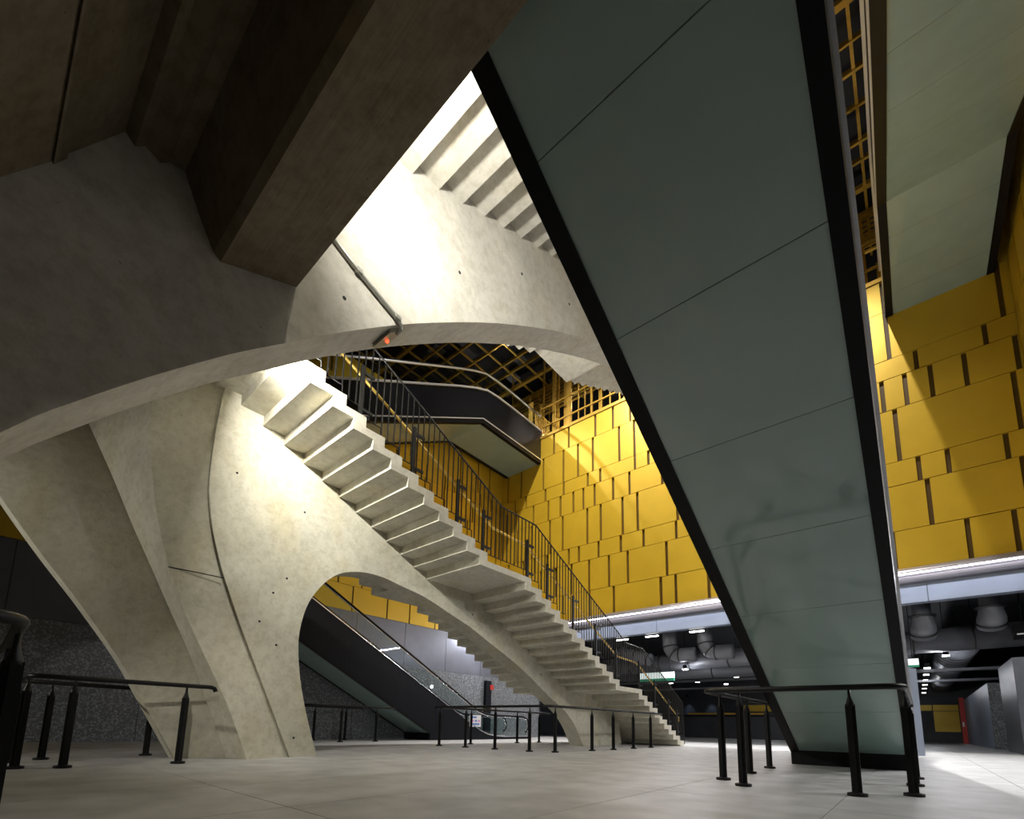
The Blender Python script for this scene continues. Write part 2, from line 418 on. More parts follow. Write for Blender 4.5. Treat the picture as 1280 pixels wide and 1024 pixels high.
# ------------------------------------------------------------------ lower (descending) staircase
RZ = 6.383 / 36.0
tip = {}
for k in range(1, 10): tip[k] = 16.67 - .37 * (k - 2)
tip[10] = 13.71
for k in range(11, 22): tip[k] = 12.25 - .3745 * (k - 11)
tip[22] = 8.105
for k in range(23, 37): tip[k] = 6.65 - .3645 * (k - 23)
TT, TY = .13, .22
st = root('staircase', (-8.3, 10, 0), 'concrete staircase with folded steps on an arched spine wall, running down to the stone floor', 'staircase')
XN0, XN1, XF = -6.40, -8.05, -8.55
for k in range(1, 36):
    z = RZ * k; zb = max(0.0, RZ * (k - 1) - TT); a, b = tip[k], tip[k + 1]
    zt = max(0.0, z - TT)
    if k == 1: pts = [(a, 0), (a, z), (b, z), (b, 0)]
    else: pts = [(a, zb), (a, z), (b, z), (b, zt), (a - TY, zt), (a - TY, zb)]
    prism('step', pts, -10.2, XN0, 'conc_tread', st)
prism('landing_slab', [(tip[36], RZ * 35 - TT), (tip[36], 6.383), (-2.4, 6.383), (-2.4, 6.10), (tip[36] - TY, 6.10), (tip[36] - TY, RZ * 35 - TT)], -10.2, -4.23, 'conc_tread', st)
left = [(2.2, 5.94), (2.16, 5.80), (2.115, 5.0), (2.115, 4.27), (2.16, 3.9), (2.235, 3.53), (2.335, 3.18), (2.464, 2.818), (2.766, 2.108), (3.0, 1.60), (3.224, 1.126), (3.48, .57), (3.745, 0)]
opening = [(4.22, 0), (4.02, .558), (3.84, 1.169), (3.74, 1.716), (3.72, 2.137), (3.80, 2.58), (3.95, 2.90), (4.16, 3.18), (4.38, 3.36), (4.62, 3.46), (4.93, 3.525), (5.34, 3.53), (5.74, 3.465),
           (6.28, 3.385), (6.56, 3.32), (7.17, 3.13), (7.83, 2.93), (8.55, 2.64), (9.33, 2.335), (10.2, 1.93), (11.15, 1.42), (11.9, 1.07), (12.45, .65), (12.80, .21), (12.95, 0)]
def top_zig(k0, k1, eps=.03):
    out = []
    for k in range(k0, k1):
        out += [(tip[k] - TY, max(0, RZ * (k - 1) - TT) + eps), (tip[k] - TY, RZ * k - TT + eps)]
    return out
poly = smooth_curve(left, 3) + smooth_curve(opening, 3) + [(15.5, 0)] + top_zig(5, 35)
soften(prism('spine_wall', poly, XF, XN1, 'conc', st))
# pier: the splayed leg and the leaning fin beside it
P1 = [(-8.05, 3.745, 0), (-8.05, 3.26, 1.05), (-8.05, 2.96, 1.68), (-8.05, 2.66, 2.35), (-8.05, 2.45, 2.86), (-8.05, 2.24, 3.5), (-8.05, 2.115, 4.25), (-8.05, 2.12, 5.1), (-8.05, 2.20, 6.2)]
P2 = [(-7.93, 3.029, -0.004), (-7.97, 2.698, 0.799), (-8.02, 2.287, 1.605), (-8.08, 1.94, 2.316), (-8.15, 1.74, 2.892), (-8.25, 1.56, 3.597), (-8.36, 1.424, 4.435), (-8.48, 1.354, 5.394), (-8.55, 1.324, 6.2)]
P3 = [(-8.38, 2.891, -0.002), (-8.45, 2.582, 0.789), (-8.54, 2.262, 1.602), (-8.66, 1.936, 2.322), (-8.83, 1.705, 2.894), (-9.1, 1.435, 3.596), (-9.46, 1.147, 4.436), (-9.93, 0.805, 5.395), (-10.3, 0.555, 6.1)]
P1 = [(-8.10, p[1], p[2]) for p in P1]
P4 = [(min(-8.6, p3[0]), p1[1] - .02, p1[2]) for p1, p3 in zip(P1, P3)]
def loft(name, cols, m, parent):
    cols = [smooth_curve(c, 6) for c in cols]
    bm = bmesh.new(); vs = [[bm.verts.new(p) for p in c] for c in cols]; n = len(cols)
    for a in range(n):
        c0, c1 = vs[a], vs[(a + 1) % n]
        for i in range(len(c0) - 1):
            q = [c0[i], c1[i], c1[i + 1], c0[i + 1]]
            bm.faces.new(q)
    bm.faces.new([c[0] for c in vs]); bm.faces.new([c[-1] for c in vs][::-1])
    return soften(link(name, bm, m, parent), 9)
def between(a, b, n):
    return [[tuple(p + (q - p) * k / n for p, q in zip(u, v)) for u, v in zip(a, b)] for k in range(n)]
loft('pier_leg', between(P1, P2, 4) + [P2] + [P3, P4], 'conc', st)
Ln = []
for (y, z), x in zip([(2.268, 0), (1.80, .81), (1.457, 1.409), (.941, 2.139), (.473, 2.746), (.035, 3.358), (-.45, 4.1), (-.9, 4.9), (-1.4, 6.1)], [-8.65, -8.76, -8.88, -9.08, -9.32, -9.62, -9.95, -10.3, -10.7]):
    f_ = x / -8.65; Ln.append((x, y * f_, max(0, CAMH + (z - CAMH) * f_)))   # fin edge leans back as it rises
Lo = [(p[0] - .30, p[1], p[2]) for p in Ln]
P3b = [(p[0] - .02, p[1] + .10, p[2]) for p in P3]
P3o = [(p[0] - .34, p[1] + .10, p[2]) for p in P3]
loft('leaning_fin', between(P3b, Ln, 6) + [Ln] + between(Lo, P3o, 6) + [P3o], 'conc', st)
tube('casting_joint', [(-8.14, 1.76, 2.79), (-8.09, 2.1, 2.79), (-8.045, 2.46, 2.78)], .008, 'hole', st, 6)
# tie-rod holes
def hole(x, y, z, parent, ax='X', r=.019):
    bm = bmesh.new()
    d = Vector((1, 0, 0)) if ax == 'X' else Vector((0, 0, 1))
    bm_tube(bm, [Vector((x, y, z)) - d * .02, Vector((x, y, z)) + d * .004], r, 10)
    link('tie_hole', bm, 'hole', parent)
for y, z in [(2.48, 4.55), (3.62, 4.30), (3.22, 2.72), (3.42, 3.02), (3.35, 1.85), (3.05, 2.2), (3.78, .32), (7.9, 3.25), (10.7, 2.05)]:
    hole(-8.05, y, z, st)

# ------------------------------------------------------------------ upper (ascending) staircase and its deep landing beam
su = root('staircase', (-4, -1.6, 0), 'upper concrete flight on a deep curved spine beam, lit bright white under its steps', 'staircase')
TU = .165
yf = {36: 1.43}
for k in range(37, 53): yf[k] = 2.29 + .3725 * (k - 39)
for k in range(53, 68): yf[k] = yf[52] + 1.47 + .3725 * (k - 53)
UX0, UX1 = -2.02, -5.95
for k in range(37, 67):
    z = RZ * k; zb = RZ * (k - 1) - TU; a, b = yf[k], yf[k + 1]
    pts = [(a, zb), (a, z), (b, z), (b, z - TU), (a + TY, z - TU), (a + TY, zb)]
    prism('step', pts, UX1, UX0, 'conc_up', su)
low = [(-2.35, 0), (-1.55, 0), (-1.1, .62), (-.6, 1.36), (-.029, 2.155), (.106, 2.342), (.258, 2.522), (.427, 2.718), (.617, 2.93), (.831, 3.156), (1.073, 3.405), (1.461, 3.767), (1.884, 4.164), (2.474, 4.673), (3.107, 5.17),
       (3.904, 5.749), (4.933, 6.416), (5.8, 6.914), (6.867, 7.479), (8.3, 8.15), (9.8, 8.85), (11.0, 9.5), (12.0, 10.0)]
topz = []
for k in range(66, 36, -1):
    if yf[k] + TY > 12.0: continue
    topz += [(yf[k] + TY, RZ * k - TU + .03), (yf[k] + TY, RZ * (k - 1) - TU + .03)]
poly = low[:1] + smooth_curve(low[1:], 3) + [(12.0, topz[0][1])] + topz + [(1.3, 6.3), (-2.35, 6.3)]
soften(prism('spine_beam', poly, -4.23, -3.73, 'conc_up', su))
prof = [(-2.35, 6.383), (-2.35, 3.6), (-.62, 3.6), (-.48, 3.2), (-.215, 3.637), (-.037, 3.941), (-.03, 3.925), (.02, 4.02), (.01, 4.04), (.25, 4.493), (.31, 4.44), (.36, 4.50), (.45, 4.46), (.50, 4.52), (.59, 4.535), (.696, 4.296), (.819, 4.064), (.872, 4.026), (1.43, 4.259), (1.545, 4.30), (1.545, 6.383)]
prof[-3:] = [(1.43, 4.259), (1.43, 6.383)]
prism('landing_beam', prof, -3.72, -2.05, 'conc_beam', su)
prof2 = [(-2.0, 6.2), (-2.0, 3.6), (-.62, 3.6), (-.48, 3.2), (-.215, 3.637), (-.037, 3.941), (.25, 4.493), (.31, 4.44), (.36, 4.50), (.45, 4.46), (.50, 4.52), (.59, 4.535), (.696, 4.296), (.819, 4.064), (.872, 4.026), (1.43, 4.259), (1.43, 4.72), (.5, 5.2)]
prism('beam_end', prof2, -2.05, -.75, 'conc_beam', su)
prism('landing_top', [(1.545, 6.0), (1.545, 6.383), (1.42, 6.383), (1.42, 6.0)], -3.73, -2.02, 'conc_up', su)
for y, z in [(1.86, 4.50), (3.25, 5.95), (4.4, 6.9), (5.6, 7.35)]: hole(-3.73, y, z, su)

# conduit and sensor box on the spine
cd = root('conduit', (-3.7, 2.2, 4.2), 'galvanised conduit bending down the bright spine beam to a small box', 'conduit')
cp = [(-3.705, 1.46, 5.09), (-3.705, 1.966, 4.857), (-3.705, 2.42, 4.69), (-3.71, 2.47, 4.655), (-3.735, 2.49, 4.625), (-3.80, 2.49, 4.615)]
tube('pipe', cp, .022, 'pipe', cd, 10)
for i in (1, 2):
    q = cp[i]; box('clip', q[0] - .03, q[0] + .03, q[1] - .03, q[1] + .03, q[2] - .02, q[2] + .02, 'pipe', cd)
sb = root('sensor_box', (-4.0, 2.48, 4.55), 'small grey sensor box with a red light under the curved spine beam', 'sensor')
prism('housing', [(2.40, 4.56), (2.56, 4.70), (2.56, 4.76), (2.40, 4.62)], -4.10, -3.79, 'pipe', sb)
box('indicator', -3.97, -3.94, 2.465, 2.495, 4.60, 4.625, 'led', sb)

# wall lamps that light the two flights
wl1 = root('bulkhead_lamp', (-2.3, 1.47, 5.0), 'wall lamp fixed to the back of the landing beam', 'lamp')
box('housing', -2.52, -2.08, 1.43, 1.50, 5.47, 5.77, 'white', wl1)
area('beam_light', (-2.3, 1.53, 5.62), (-2.75, 4.2, 6.3), 150, .4, .25, (1, .98, .93), wl1)
d = bpy.data.lights.new('side_glow', 'POINT'); d.energy = 30; d.color = (1, .95, .80); d.shadow_soft_size = .03
o = bpy.data.objects.new('side_glow', d); C.objects.link(o); o.location = (-2.25, 1.535, 5.5); attach(o, wl1)
wl3 = root('bulkhead_lamp', (-4.3, 5.0, 7.2), 'added unseen lamp on the far side of the upper spine beam', 'lamp')  # unseen lamp added to brighten the far landing soffit
box('housing', -4.31, -4.235, 4.8, 5.2, 7.2, 7.4, 'white', wl3)
area('beam_light', (-4.5, 5.1, 7.35), (-5.0, 7.6, 9.0), 70, .3, .3, (1, .97, .92), wl3)
wl2 = root('bulkhead_lamp', (-6.3, 2.2, 5.6), 'lamp hung under the top steps, facing down the lower flight', 'lamp')
box('housing', -6.6, -6.0, 2.17, 2.25, 5.58, 5.80, 'white', wl2)
tube('stem', [(-6.5, 2.21, 5.80), (-6.5, 2.21, 5.89)], .02, 'black', wl2, 6)
area('beam_light', (-6.3, 2.27, 5.68), (-6.4, 5.27, 5.15), 290, .5, .2, (1, .97, .88), wl2)

# ------------------------------------------------------------------ stair balustrade
br = root('balustrade', (-6.45, 10, 0), 'black steel baluster railing with a brass handrail along the concrete stair edge', 'railing')
top = [(2.0, 7.70), (7.1, 5.26), (8.3, 5.26), (12.82, 3.10), (13.9, 3.09), (17.16, 1.53)]
def interp(pl, y):
    for (a, za), (b, zb) in zip(pl, pl[1:]):
        if a <= y <= b: return za + (zb - za) * (y - a) / (b - a)
    return pl[-1][1]
XB = -6.45
tube('top_rail', [(XB, y, z) for y, z in top] + [(XB, 17.2, .05)], .017, 'railblack', br, 8)
def tread_top(y):
    for k in range(1, 36):
        if tip[k + 1] < y <= tip[k]: return RZ * k
    return 0.0 if y > tip[1] else 6.383
bz = []
for k in range(36, 0, -1):
    z = RZ * k + .17
    bz += [(XB, tip[k] - .06 if k > 1 else tip[k] + .05, z)]
    if k > 1: bz += [(XB, tip[k] - .06, z - RZ)]
bz = [(XB, 1.6, 6.383 + .17)] + bz
tube('bottom_rail', bz, .012, 'railblack', br, 6)
y = 2.05
while y < 17.15:
    yy = y
    zb = max(tread_top(yy + .06) + .17, .15); zt = interp(top, yy)
    if zt - zb > .2: unit('baluster', XB - .009, XB + .009, yy - .009, yy + .009, zb, zt, 'railblack', br)
    y += .125
for k in (34, 31, 28, 25, 23, 22, 20, 17, 14, 11, 10, 7, 4, 2):
    yy = tip[k] - .10; zb = RZ * k - .02
    p = unit('post', XB - .022, XB + .022, yy - .03, yy + .03, zb, zb + .92, 'railblack', br)
    for dz in (.12, .78):
        unit('bracket', XB - .02, XB + .02, yy, yy + .22, zb + dz, zb + dz + .05, 'railblack', p)
hp = [(-6.56, 2.0, 7.07), (-6.56, 6.72, 4.86), (-6.56, 6.95, 4.76), (-6.56, 8.0, 4.72), (-6.56, 8.2, 4.66), (-6.56, 12.25, 2.74), (-6.56, 12.5, 2.66), (-6.56, 13.6, 2.62), (-6.56, 13.9, 2.52), (-6.56, 17.0, 1.0), (-6.56, 17.02, .85)]
tube('handrail', hp, .024, 'handrail', br, 8)

# ------------------------------------------------------------------ floor guard rails
def guard(path, posts, label, name='guard_rail', h=1.06):
    g = root(name, (path[0][0], path[0][1], 0), label, 'railing')
    # rounded corners
    pts = []
    P = [Vector((p[0], p[1], h)) for p in path]
    for i, p in enumerate(P):
        if 0 < i < len(P) - 1:
            d0 = (P[i - 1] - p).normalized(); d1 = (P[i + 1] - p).normalized()
            a = p + d0 * .16; b = p + d1 * .16
            for t in (0, .25, .5, .75, 1): pts.append(a * (1 - t) ** 2 + p * 2 * t * (1 - t) + b * t * t)
        else: pts.append(p)
    e0 = (P[0] - P[1]).normalized(); e1 = (P[-1] - P[-2]).normalized()
    pts = [P[0] + e0 * .07 + Vector((0, 0, -.06)), P[0] + e0 * .05 + Vector((0, 0, -.015))] + pts + [P[-1] + e1 * .05 + Vector((0, 0, -.015)), P[-1] + e1 * .07 + Vector((0, 0, -.06))]
    tube('handrail', pts, .030, 'railblack', g, 12)
    for x, y in posts:
        bm = bmesh.new()
        bm_box(bm, x - .042, x + .042, y - .012, y + .012, .03, h - .17)
        bm_box(bm, x - .012, x + .012, y - .042, y + .042, .03, h - .17)
        pp = link('post', bm, 'railblack', g)
        bm = bmesh.new(); bm_tube(bm, [(x, y, h - .19), (x, y, h - .16), (x, y, h - .09), (x, y, h - .01)], [.036, .036, .016, .012], 10)
        link('post_head', bm, 'railblack', pp, True)
        bm = bmesh.new(); bm_tube(bm, [(x, y, 0), (x, y, .028), (x, y, .035)], [.085, .085, .05], 16)
        link('foot_plate', bm, 'railblack', pp)
    return g
guard([(-1.9, 9.2), (-1.9, 5.72), (-.07, 5.80), (-.05, 9.0)], [(-1.88, 6.27), (-1.88, 7.5), (-1.9, 8.78), (-1.52, 5.76), (-.50, 5.82), (-.08, 6.28), (-.075, 7.46), (-.07, 8.62)], 'black guard rail boxed around the foot of the large green-bottomed escalator')
guard([(-7.72, 2.36), (-7.62, .52), (-9.0, .50), (-9.6, 2.4)], [(-7.72, 2.07), (-7.75, .92), (-7.9, .53), (-8.9, .52), (-9.3, .87), (-9.55, 2.1)], 'black guard rail around the leaning concrete fin')
guard([(-10.2, 8.75), (-6.42, 8.85), (-6.28, 10.1), (-6.33, 14.9)], [(-10.05, 8.75), (-9.07, 8.80), (-8.06, 8.84), (-6.98, 8.86), (-6.45, 9.15), (-6.33, 10.6), (-6.32, 11.7), (-6.32, 12.9), (-6.33, 14.1)], 'black guard rail bent around the arch under the concrete stairs')
guard([(-10.45, 9.2), (-10.45, 14.4)], [(-10.45, 10.36), (-10.45, 12.58), (-10.45, 13.82)], 'straight black guard rail behind the stair arch, before the small escalator')
guard([(-13.02, 9.3), (-13.02, 6.5), (-14.45, 6.5), (-14.45, 9.0)], [(-13.02, 8.7), (-13.02, 7.5), (-13.4, 6.5), (-14.1, 6.5), (-14.45, 7.4), (-14.45, 8.48)], 'black guard rail beneath the black-sided escalator beyond the arch')
guard([(-3.12, -1.6), (-3.12, .16), (-4.85, .18), (-4.9, -1.6)], [(-3.12, -.05), (-3.12, -1.2), (-3.55, .17), (-4.4, .18), (-4.87, -.3)], 'nearest black guard rail cut off by the picture edge')

# ------------------------------------------------------------------ escalators
SL = .529
def escalator(name, label, x0, x1, path, flange=.135, flange_r=None, joints=(), foot=None, trim=.03, fas=1.49, hr=2.28, cut_top=None, rail_side=(0, 1)):
    """path: (y,z) underside profile. x0<x1 outer faces"""
    fr = flange_r or flange
    e = root(name, (x0, path[-1][0], max(0, path[-1][1])), label, 'escalator')
    up = lambda v: [(y, z + v) for y, z in path]
    # side claddings, in panels
    def ribbon(lo, hi): return lo + hi[::-1]
    toppath = cut_top or up(fas)
    def side(xa, xb):
        prism('side_cladding', ribbon(path, toppath), xa, xb, 'blackpanel', e)
    side(x0, x0 + .05); side(x1 - .05, x1)
    # underside flanges
    prism('edge_flange', ribbon([(y, z - .012) for y, z in path], up(.10)), x0 - .005, x0 + flange, 'black', e)
    prism('edge_flange', ribbon([(y, z - .012) for y, z in path], up(.10)), x1 - fr, x1 + .005, 'black', e)
    # glass panels underneath
    segs = []
    for (ya, za), (yb, zb) in zip(path, path[1:]):
        cuts = sorted([j for j in joints if min(ya, yb) < j < max(ya, yb)], reverse=ya > yb)
        ed = [ya] + cuts + [yb]
        for a, b in zip(ed, ed[1:]):
            f = lambda y: za + (zb - za) * (y - ya) / (yb - ya)
            s = .003 if b > a else -.003
            segs.append(((a + s, f(a + s)), (b - s, f(b - s))))
    for (a, za), (b, zb) in segs:
        prism('underside_glass', [(a, za + .012), (b, zb + .012), (b, zb + .03), (a, za + .03)], x0 + flange, x1 - fr, 'underglass', e)
    prism('truss_deck', ribbon([(y, z + .05) for y, z in path], up(.12)), x0 + .05, x1 - .05, 'black', e)
    # trims, balustrades and handrails
    for s, xa in ((0, x0), (1, x1)):
        o = -1 if s == 0 else 1
        xt0, xt1 = (xa - trim, xa + .16) if s == 0 else (xa - .16, xa + trim)
        prism('deck_trim', ribbon([(y, z - .09) for y, z in toppath], toppath), xt0, xt1, 'brightsteel', e)
        xs0, xs1 = (xa - .035, xa) if s == 0 else (xa, xa + .035)
        prism('lower_trim', ribbon(up(.20), up(.25)), xs0, xs1, 'brightsteel', e)
        xg = xa - o * .10
        hp_ = [(y, z + (hr - fas)) for y, z in toppath]
        prism('balustrade_glass', ribbon([(y, z) for y, z in toppath], [(y, z - .04) for y, z in hp_]), xg - .006, xg + .006, 'clear', e)
        tube('handrail', [(xg, y, z) for y, z in hp_], .042, 'black', e, 8)
        tube('rail_track', [(xg, y, z - .055) for y, z in hp_], .045, 'brightsteel', e, 8)
    return e
def down_path(yfoot, ytop):   # inclined underside meeting the floor at yfoot
    return [(ytop, SL * (yfoot - ytop)), (yfoot - .45, SL * .45)]
def run_top(yfoot, ytop, yend):
    t = [(ytop, SL * (yfoot - ytop) + 1.49)]
    y = yfoot + 1.6
    t.append((y, SL * (yfoot - y) + 1.49))
    for dy, z in ((.5, .40), (.95, .24), (1.4, .17), (2.0, .14)): t.append((y + dy, z))
    t.append((yend, .14)); return t
def floor_escalator(label, x0, x1, yfoot, ytop, joints, fl_l, fl_r, trim_):
    yend = yfoot + 5.2
    t = run_top(yfoot, ytop, yend)
    e = root('escalator', (x0, yfoot, 0), label, 'escalator')
    und = [(ytop, SL * (yfoot - ytop)), (yfoot - .45, SL * .45)]
    base = [(yfoot - .45, SL * .45), (yfoot - .45, 0), (yend, 0)]
    for xa, xb in ((x0, x0 + .05), (x1 - .05, x1)):
        # cladding in panels along the run
        n = 9; ys_ = [ytop + (yfoot + 1.6 - ytop) * i / n for i in range(n + 1)]
        for a, b in zip(ys_, ys_[1:]):
            bot = lambda y: max(0 if y > yfoot - .45 else SL * (yfoot - y), 0)
            q = [(a + .004, bot(a + .004)), (b - .004, bot(b - .004)), (b - .004, SL * (yfoot - b) + 1.48), (a + .004, SL * (yfoot - a) + 1.48)]
            if a < yfoot - .45 < b: q.insert(1, (yfoot - .45, SL * .45)); q.insert(2, (yfoot - .449, 0))
            prism('side_cladding', q, xa, xb, 'blackpanel', e)
        prism('foot_cladding', [(yfoot + 1.6, 0), (yend, 0), (yend, .13)] + [(y, z - .01) for y, z in t[::-1] if y >= yfoot + 1.59][1:], xa, xb, 'blackpanel', e)
    lo = [(y, z - .012) for y, z in und]; hi = [(y, z + .10) for y, z in und]
    prism('edge_flange', lo + hi[::-1], x0 - .005, x0 + fl_l, 'black', e)
    prism('edge_flange', lo + hi[::-1], x1 - fl_r, x1 + .005, 'black', e)
    ed = [ytop] + [j for j in joints if ytop < j < yfoot - .45] + [yfoot - .45]
    for a, b in zip(ed, ed[1:]):
        f = lambda y: SL * (yfoot - y)
        prism('underside_glass', [(a + .003, f(a + .003) + .012), (b - .003, f(b - .003) + .012), (b - .003, f(b) + .035), (a + .003, f(a) + .035)], x0 + fl_l, x1 - fl_r, 'underglass', e)
    prism('truss_deck', [(ytop, f(ytop) + .05), (yfoot - .45, SL * .45 + .05), (yfoot - .3, SL * .45 + .3), (ytop, f(ytop) + 1.2)], x0 + .05, x1 - .05, 'black', e)
    box('plinth', x0 + .02, x1 - .02, yfoot - .47, yfoot - .30, 0, .26, 'black', e)
    box('comb_floor', x0 + .05, x1 - .05, yfoot + 2.4, yend, 0, .02, 'steel', e)
    for s, xa in ((0, x0), (1, x1)):
        o = -1 if s == 0 else 1
        xt0, xt1 = (xa - trim_, xa + .16) if s == 0 else (xa - .16, xa + trim_)
        prism('deck_trim', [(y, z - .045) for y, z in t] + t[::-1], xt0, xt1, 'steel', e)
        xg = xa - o * .09
        hp_ = [(ytop, f(ytop) + 2.28), (yfoot + 2.0, f(yfoot + 2.0) + 2.24), (yfoot + 2.5, 1.03), (yfoot + 3.1, .98), (yend - .25, .97), (yend + .02, .88), (yend + .13, .66), (yend + .10, .45), (yend - .05, .30)]
        prism('balustrade_glass', t[:-1] + [(yend, .14), (yend - .05, .34), (yend + .08, .48), (yend + .09, .66), (yend, .85), (yend - .25, .92)] + [(y, z - .05) for y, z in hp_[:4]][::-1], xg - .006, xg + .006, 'clear', e)
        tube('handrail', [(xg, y, z) for y, z in hp_], .040, 'black', e, 8)
        tube('rail_track', [(xg, y, z - .055) for y, z in hp_[:5]] + [(xg, yend, .82), (xg, yend + .08, .64), (xg, yend + .05, .47), (xg, yend - .07, .34)], .020, 'steel', e, 8)
    return e
YF1 = 5.673 / SL
floor_escalator('large escalator seen from below with green glass underside and black edges', -1.85, -.068, YF1, -5.5, [1.03 + 1.14 * i - 5 * 1.14 for i in range(20)], .135, .11, .034)
floor_escalator('black-sided escalator beyond the concrete arch, rising along the grey wall', -14.85, -13.35, 11.62, -3.0, [2.4 + 1.5 * i for i in range(8)], .05, .04, .03)

def landing_escalator(label, x0, x1, ylow, joints, fl=.2):
    yk, zk, ye = 15.2, 15.4, YW - .02
    path = [(ylow, zk - SL * (yk - ylow)), (yk, zk), (ye, zk)]
    top_ = [(ylow, zk - SL * (yk - ylow) + 1.52), (13.6, 16.35 + .12), (14.6, 16.98), (15.4, 17.32), (16.2, 17.42), (17.2, 17.46), (ye, 17.46)]
    return escalator('escalator', label, x0, x1, path, flange=fl, joints=joints, cut_top=top_, hr=2.5, trim=.06)
landing_escalator('upper escalator with olive and grey glass underside, reaching the yellow wall beside the right-hand corner', .33, 3.10, -1.0, [16.5, 17.7, 18.9, 3.5, 5.3, 7.1, 8.9, 10.7, 12.5, 14.0])
landing_escalator('upper escalator with black fascia and steel trim, seen above the concrete stairs', -17.85, -15.2, -1.0, [3.5, 5.3, 7.1, 8.9, 10.7, 12.5, 14.0])

# notice on the escalator glass
nt_ = root('notice', (-13.3, 13.4, .5), 'small white notice with coloured print on the escalator glass', 'notice')
box('sheet', -13.325, -13.32, 13.12, 13.75, .50, .96, 'white', nt_)
for i, (a, b, m) in enumerate([(13.2, 13.5, 'bluepaint'), (13.2, 13.34, 'magenta'), (13.4, 13.52, 'bluepaint'), (13.58, 13.68, 'magenta'), (13.2, 13.66, 'bluepaint')]):
    z = (.84, .70, .70, .70, .57)[i]; box('print', -13.319, -13.317, a, b, z, z + .07, m, nt_)

# ------------------------------------------------------------------ ducts in the lower hall
def duct(label, pts, r, rings, group=None):
    d = root('air_duct', pts[0], label, 'duct', group)
    tube('duct_pipe', pts, r, 'duct', d, 24)
    P = [Vector(p) for p in pts]
    lens = [0]
    for a, b in zip(P, P[1:]): lens.append(lens[-1] + (b - a).length)
    for t in rings:
        s = t * lens[-1]
        for i in range(len(P) - 1):
            if lens[i] <= s <= lens[i + 1]:
                u = (s - lens[i]) / (lens[i + 1] - lens[i]); q = P[i].lerp(P[i + 1], u); dd = (P[i + 1] - P[i]).normalized()
                tube('seal_ring', [q - dd * .03, q + dd * .03], r + .02, 'ductring', d, 24); break
    if abs(P[0].z - P[-1].z) < .6:
        for t in (.08, .5, .92):
            q = P[0].lerp(P[-1], t); tube('hanger', [q + Vector((0, 0, r * .9)), (q.x, q.y, 5.5)], .014, 'black', d, 6)
    return d
def elbow(x, y, r, dx, ztop=5.5, zc=3.95):
    pts = [(x, y, ztop), (x, y, zc + .55)]
    for a in (20, 40, 60, 80): pts.append((x + dx * .55 * (1 - math.cos(R(a))), y, zc + .55 - .55 * math.sin(R(a))))
    pts.append((x + dx * 1.3, y, zc - .02)); return pts
duct('grey elbow duct hanging behind the fascia, nearest the stair railing', elbow(-8.55, 21.4, .33, .9), .33, (.45, .62, .72))
duct('grey elbow duct hanging behind the fascia, nearest the large escalator', elbow(-6.95, 21.4, .33, .9), .33, (.45, .62, .72))
duct('short grey vertical duct under the fascia, next to the large escalator edge', [(.42, 21.3, 5.5), (.42, 21.3, 4.2), (.42, 21.5, 3.95)], .36, (.55, .9))
duct('short grey vertical duct under the fascia, farther right', [(2.1, 21.3, 5.5), (2.1, 21.3, 4.35), (2.1, 21.5, 4.1)], .36, (.55, .9))
duct('long grey duct running across the lower hall ceiling', [(-13, 22.6, 3.75), (3.0, 22.6, 3.95)], .42, (.12, .22, .31, .42, .55, .68, .82, .92))
duct('second long grey duct across the hall, farther back', [(-13, 24.6, 3.55), (-3.2, 24.6, 3.55)], .40, (.15, .35, .55, .75))
duct('ribbed round duct receding down the right side of the hall', [(1.45, 24.0, 4.05), (1.45, 44, 4.05)], .62, [i / 22 for i in range(1, 22)])
duct('ribbed round duct receding beside the escalator edge', [(-.35, 24.0, 4.05), (-.35, 44, 4.05)], .5, [i / 22 for i in range(1, 22)])
duct('slanting grey duct end seen through the stair railing', [(-11.2, 21.6, 4.35), (-9.6, 21.6, 3.85)], .30, (.5, .93))

# pendants
pend = [(-8.1, 22, 3.35), (-7.2, 27, 3.4), (-5.2, 27, 3.4), (-9.6, 28, 3.3), (-8.6, 30, 3.3), (-6.4, 31, 3.2), (-7.6, 33, 3.1), (-9.3, 32, 3.0), (-10.6, 33, 3.0), (-5.8, 29, 3.3), (1.0, 23.3, 3.45), (.5, 26, 3.3), (.5, 29, 3.3), (.5, 32, 3.3), (.5, 35, 3.3), (.5, 38, 3.3), (.5, 42, 3.3), (-4.2, 30, 3.3), (-11.6, 29, 3.4)]
for i, (x, y, z) in enumerate(pend):
    p = root('pendant_lamp', (x, y, z), 'small hanging downlight in the dark lower hall', 'lamp', 'downlights in the lower hall')
    box('housing', x - .08, x + .08, y - .08, y + .08, z + .02, z + .20, 'black', p)
    box('lens', x - .10, x + .10, y - .08, y + .08, z - .02, z + .02, 'lampglow', p)
    tube('stem', [(x, y, z + .2), (x, y, 5.5)], .012, 'black', p, 6)
    if i in (0, 2, 5, 10, 12, 15):
        d = bpy.data.lights.new('glow', 'POINT'); d.energy = 45; d.color = (.93, .96, 1); d.shadow_soft_size = .1
        o = bpy.data.objects.new('glow', d); C.objects.link(o); o.location = (x, y, z - .15); attach(o, p)
for i, (x, y) in enumerate([(-9.05, 20.55), (-7.0, 20.55), (-10.6, 20.6)]):
    p = root('ceiling_lamp', (x, y, 4.8), ['flat lamp under the fascia, middle one of three', 'flat lamp under the fascia, closest to the large escalator', 'flat lamp under the fascia, closest to the stair railing'][i], 'lamp', 'flat lamps under the fascia')
    box('lens', x - .3, x + .3, y - .06, y + .06, 4.78, 4.82, 'lampglow', p)
    box('housing', x - .32, x + .32, y - .08, y + .08, 4.82, 5.5, 'black', p)
